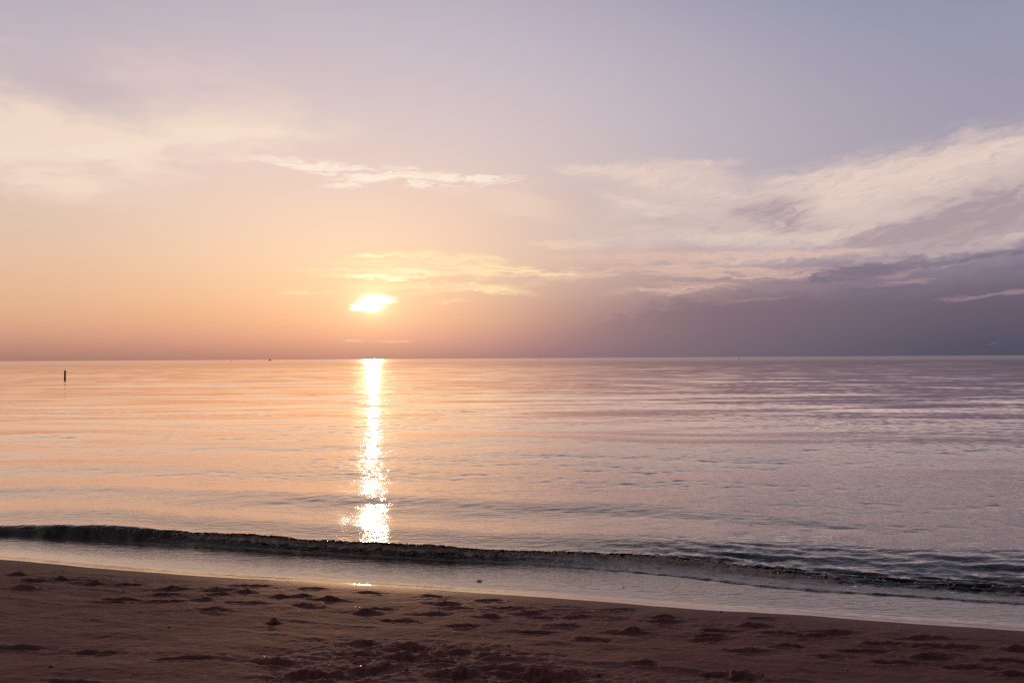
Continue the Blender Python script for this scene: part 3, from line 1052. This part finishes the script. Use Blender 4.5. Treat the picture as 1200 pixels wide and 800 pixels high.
p = at_z(316.5, 422.2, 0.0)
dscale = math.hypot(p[0], p[1])
p = p / dscale * 1700
boat = bpy.data.objects.new('fishing_boat', None)
COL.objects.link(boat)
boat.location = (p[0], p[1], 0)
boat.rotation_euler = (0, 0, R(12))
tag(boat, 'small dark boat far out on the horizon, left of the sun', 'boat')
mesh_obj('hull', *hull_mesh(6.6, 2.2, 1.25), M_HULL, False, boat)


def box_faces(cx, cy, cz, sx, sy, sz, tp=0.9):
    V = [(cx + sx * a * (tp if c > 0 else 1), cy + sy * b * (tp if c > 0 else 1), cz + sz * c) for a in (-.5, .5) for b in (-.5, .5) for c in (-.5, .5)]
    return V, [(0, 1, 3, 2), (4, 6, 7, 5), (0, 4, 5, 1), (2, 3, 7, 6), (0, 2, 6, 4), (1, 5, 7, 3)]


mesh_obj('wheelhouse', *box_faces(-.6, 0, 1.95, 2.4, 1.5, 1.7), M_HULL, False, boat)
mesh_obj('roof', *box_faces(-.6, 0, 2.87, 2.7, 1.7, .12, 1), M_HULL, False, boat)
mast = lathe('mast', [(.07, 2.9), (.05, 3.8), (.03, 4.4)], M_HULL, 8)
mast.parent = boat
mast.location = (-.3, 0, 0)

BUOY = [(.10, -.9), (.45, -.5), (.62, -.1), (.62, .25), (.5, .5), (.22, .75), (.12, 1.1), (.09, 1.7), (.2, 1.75), (.22, 2.0), (.1, 2.15)]
FLOATB = [(.2, -.5), (.5, -.25), (.6, .05), (.55, .35), (.4, .6), (.2, .72), (.1, .85), (.06, .98)]
for px, dd, prof, sc, lab in ((271.2, 1150, BUOY, .9, 'faint thin spar buoy just below the horizon, between the post and the boat'),
                              (454, 950, FLOATB, .85, 'tiny dark float on the sea beside the top of the sun glitter'),
                              (631.5, 820, FLOATB, .95, 'tiny dark float below the horizon near the middle of the sea'),
                              (866, 640, FLOATB, .75, 'tiny dark float under the slate cloud bank, farthest right on the sea')):
    p = at_z(px, 430, 0.0)
    p = p / math.hypot(p[0], p[1]) * dd
    o = lathe('buoy', prof, M_BUOY, 14)
    o.location = (p[0], p[1], 0)
    o.scale = (sc, sc, sc)
    o.rotation_euler = (R(random.uniform(-5, 5)), R(random.uniform(-5, 5)), 0)
    tag(o, lab, 'buoy', 'floats far out on the sea')


# twig in the wash
def film_at(px, py):
    z = 0.05
    for _ in range(30):
        p_ = at_z(px, py, z)
        a = float(yw(np.array([p_[0]]))[0])
        z = .5 * z + .5 * (float(film_h(max(p_[1] - a, 0.0))) + .003)
    return p_


def tube(name, pts, radii, mat, seg=8):
    V, Fc = [], []
    for i, (pt, r_) in enumerate(zip(pts, radii)):
        a = Vector(pts[max(i - 1, 0)])
        b = Vector(pts[min(i + 1, len(pts) - 1)])
        dr = (b - a).normalized()
        s1 = dr.cross(Vector((0, 0, 1))).normalized()
        s2 = dr.cross(s1)
        for k in range(seg):
            an = 2 * math.pi * k / seg
            V.append(tuple(Vector(pt) + (s1 * math.cos(an) + s2 * math.sin(an)) * r_ * random.uniform(.9, 1.1)))
    for i in range(len(pts) - 1):
        for k in range(seg):
            k2 = (k + 1) % seg
            Fc.append((i * seg + k, i * seg + k2, (i + 1) * seg + k2, (i + 1) * seg + k))
    Fc.append(tuple(reversed(range(seg))))
    Fc.append(tuple(range((len(pts) - 1) * seg, len(pts) * seg)))
    return mesh_obj(name, V, Fc, mat)


p = film_at(562, 680.5)
o = tube('twig', [(-.026, 0, .002), (-.014, .002, .004), (0, 0, .004), (.012, -.003, .005), (.024, 0, .003)], [.003, .005, .006, .005, .003], M_TWIG)
o.location = tuple(p)
tag(o, 'small dark twig lying in the shallow wash right of the sun reflection', 'twig')


def stone(px, py, r_, where, lab, group='dark pebbles on the beach'):
    p = film_at(px, py) if where == 'film' else beach_at(px, py)
    if where != 'film':
        p = np.array([p[0], p[1], float(sand_h(np.array([p[0]]), np.array([p[1]]))[0])])
    bm = bmesh.new()
    bmesh.ops.create_icosphere(bm, subdivisions=2, radius=1)
    for v in bm.verts:
        v.co = Vector((v.co.x * 1.25, v.co.y * .9, v.co.z * .6)) * r_ * random.uniform(.88, 1.1)
    me = bpy.data.meshes.new('pebble')
    bm.to_mesh(me)
    bm.free()
    me.materials.append(M_STONE)
    me.polygons.foreach_set('use_smooth', [True] * len(me.polygons))
    o = bpy.data.objects.new('pebble', me)
    COL.objects.link(o)
    o.location = (p[0], p[1], p[2] + r_ * .25)
    o.rotation_euler = (0, 0, random.uniform(0, 6))
    tag(o, lab, 'pebble', group)


stone(731, 688, .006, 'film', 'dark pebble lying in the wet film of water, right of the twig')
stone(845, 716.5, .010, 'sand', 'dark pebble on the smooth wet sand just below the water edge')
stone(320, 730, .016, 'sand', 'dark pebble alone on the smooth sand left of the sun reflection')
stone(60, 782, .011, 'sand', 'dark pebble on the sand under the leftmost footprint')
stone(199, 734, .009, 'sand', 'dark pebble on a faint wash line, well above the longest footprint')
stone(596, 755, .008, 'sand', 'small dark pebble on bare sand right of the trampled patch')
stone(992, 785, .008, 'sand', 'small dark pebble on bare sand at lower right')

# ------------------------------------------------------------------ output
S.render.engine = 'CYCLES'
S.cycles.max_bounces = 6
S.cycles.diffuse_bounces = 3
S.cycles.glossy_bounces = 4
S.cycles.sample_clamp_indirect = 4.0
S.cycles.use_denoising = False
S.view_settings.view_transform = 'Standard'
S.view_settings.look = 'None'
S.view_settings.exposure = 0.0
S.view_settings.gamma = 1.0
S.view_settings.use_curve_mapping = False
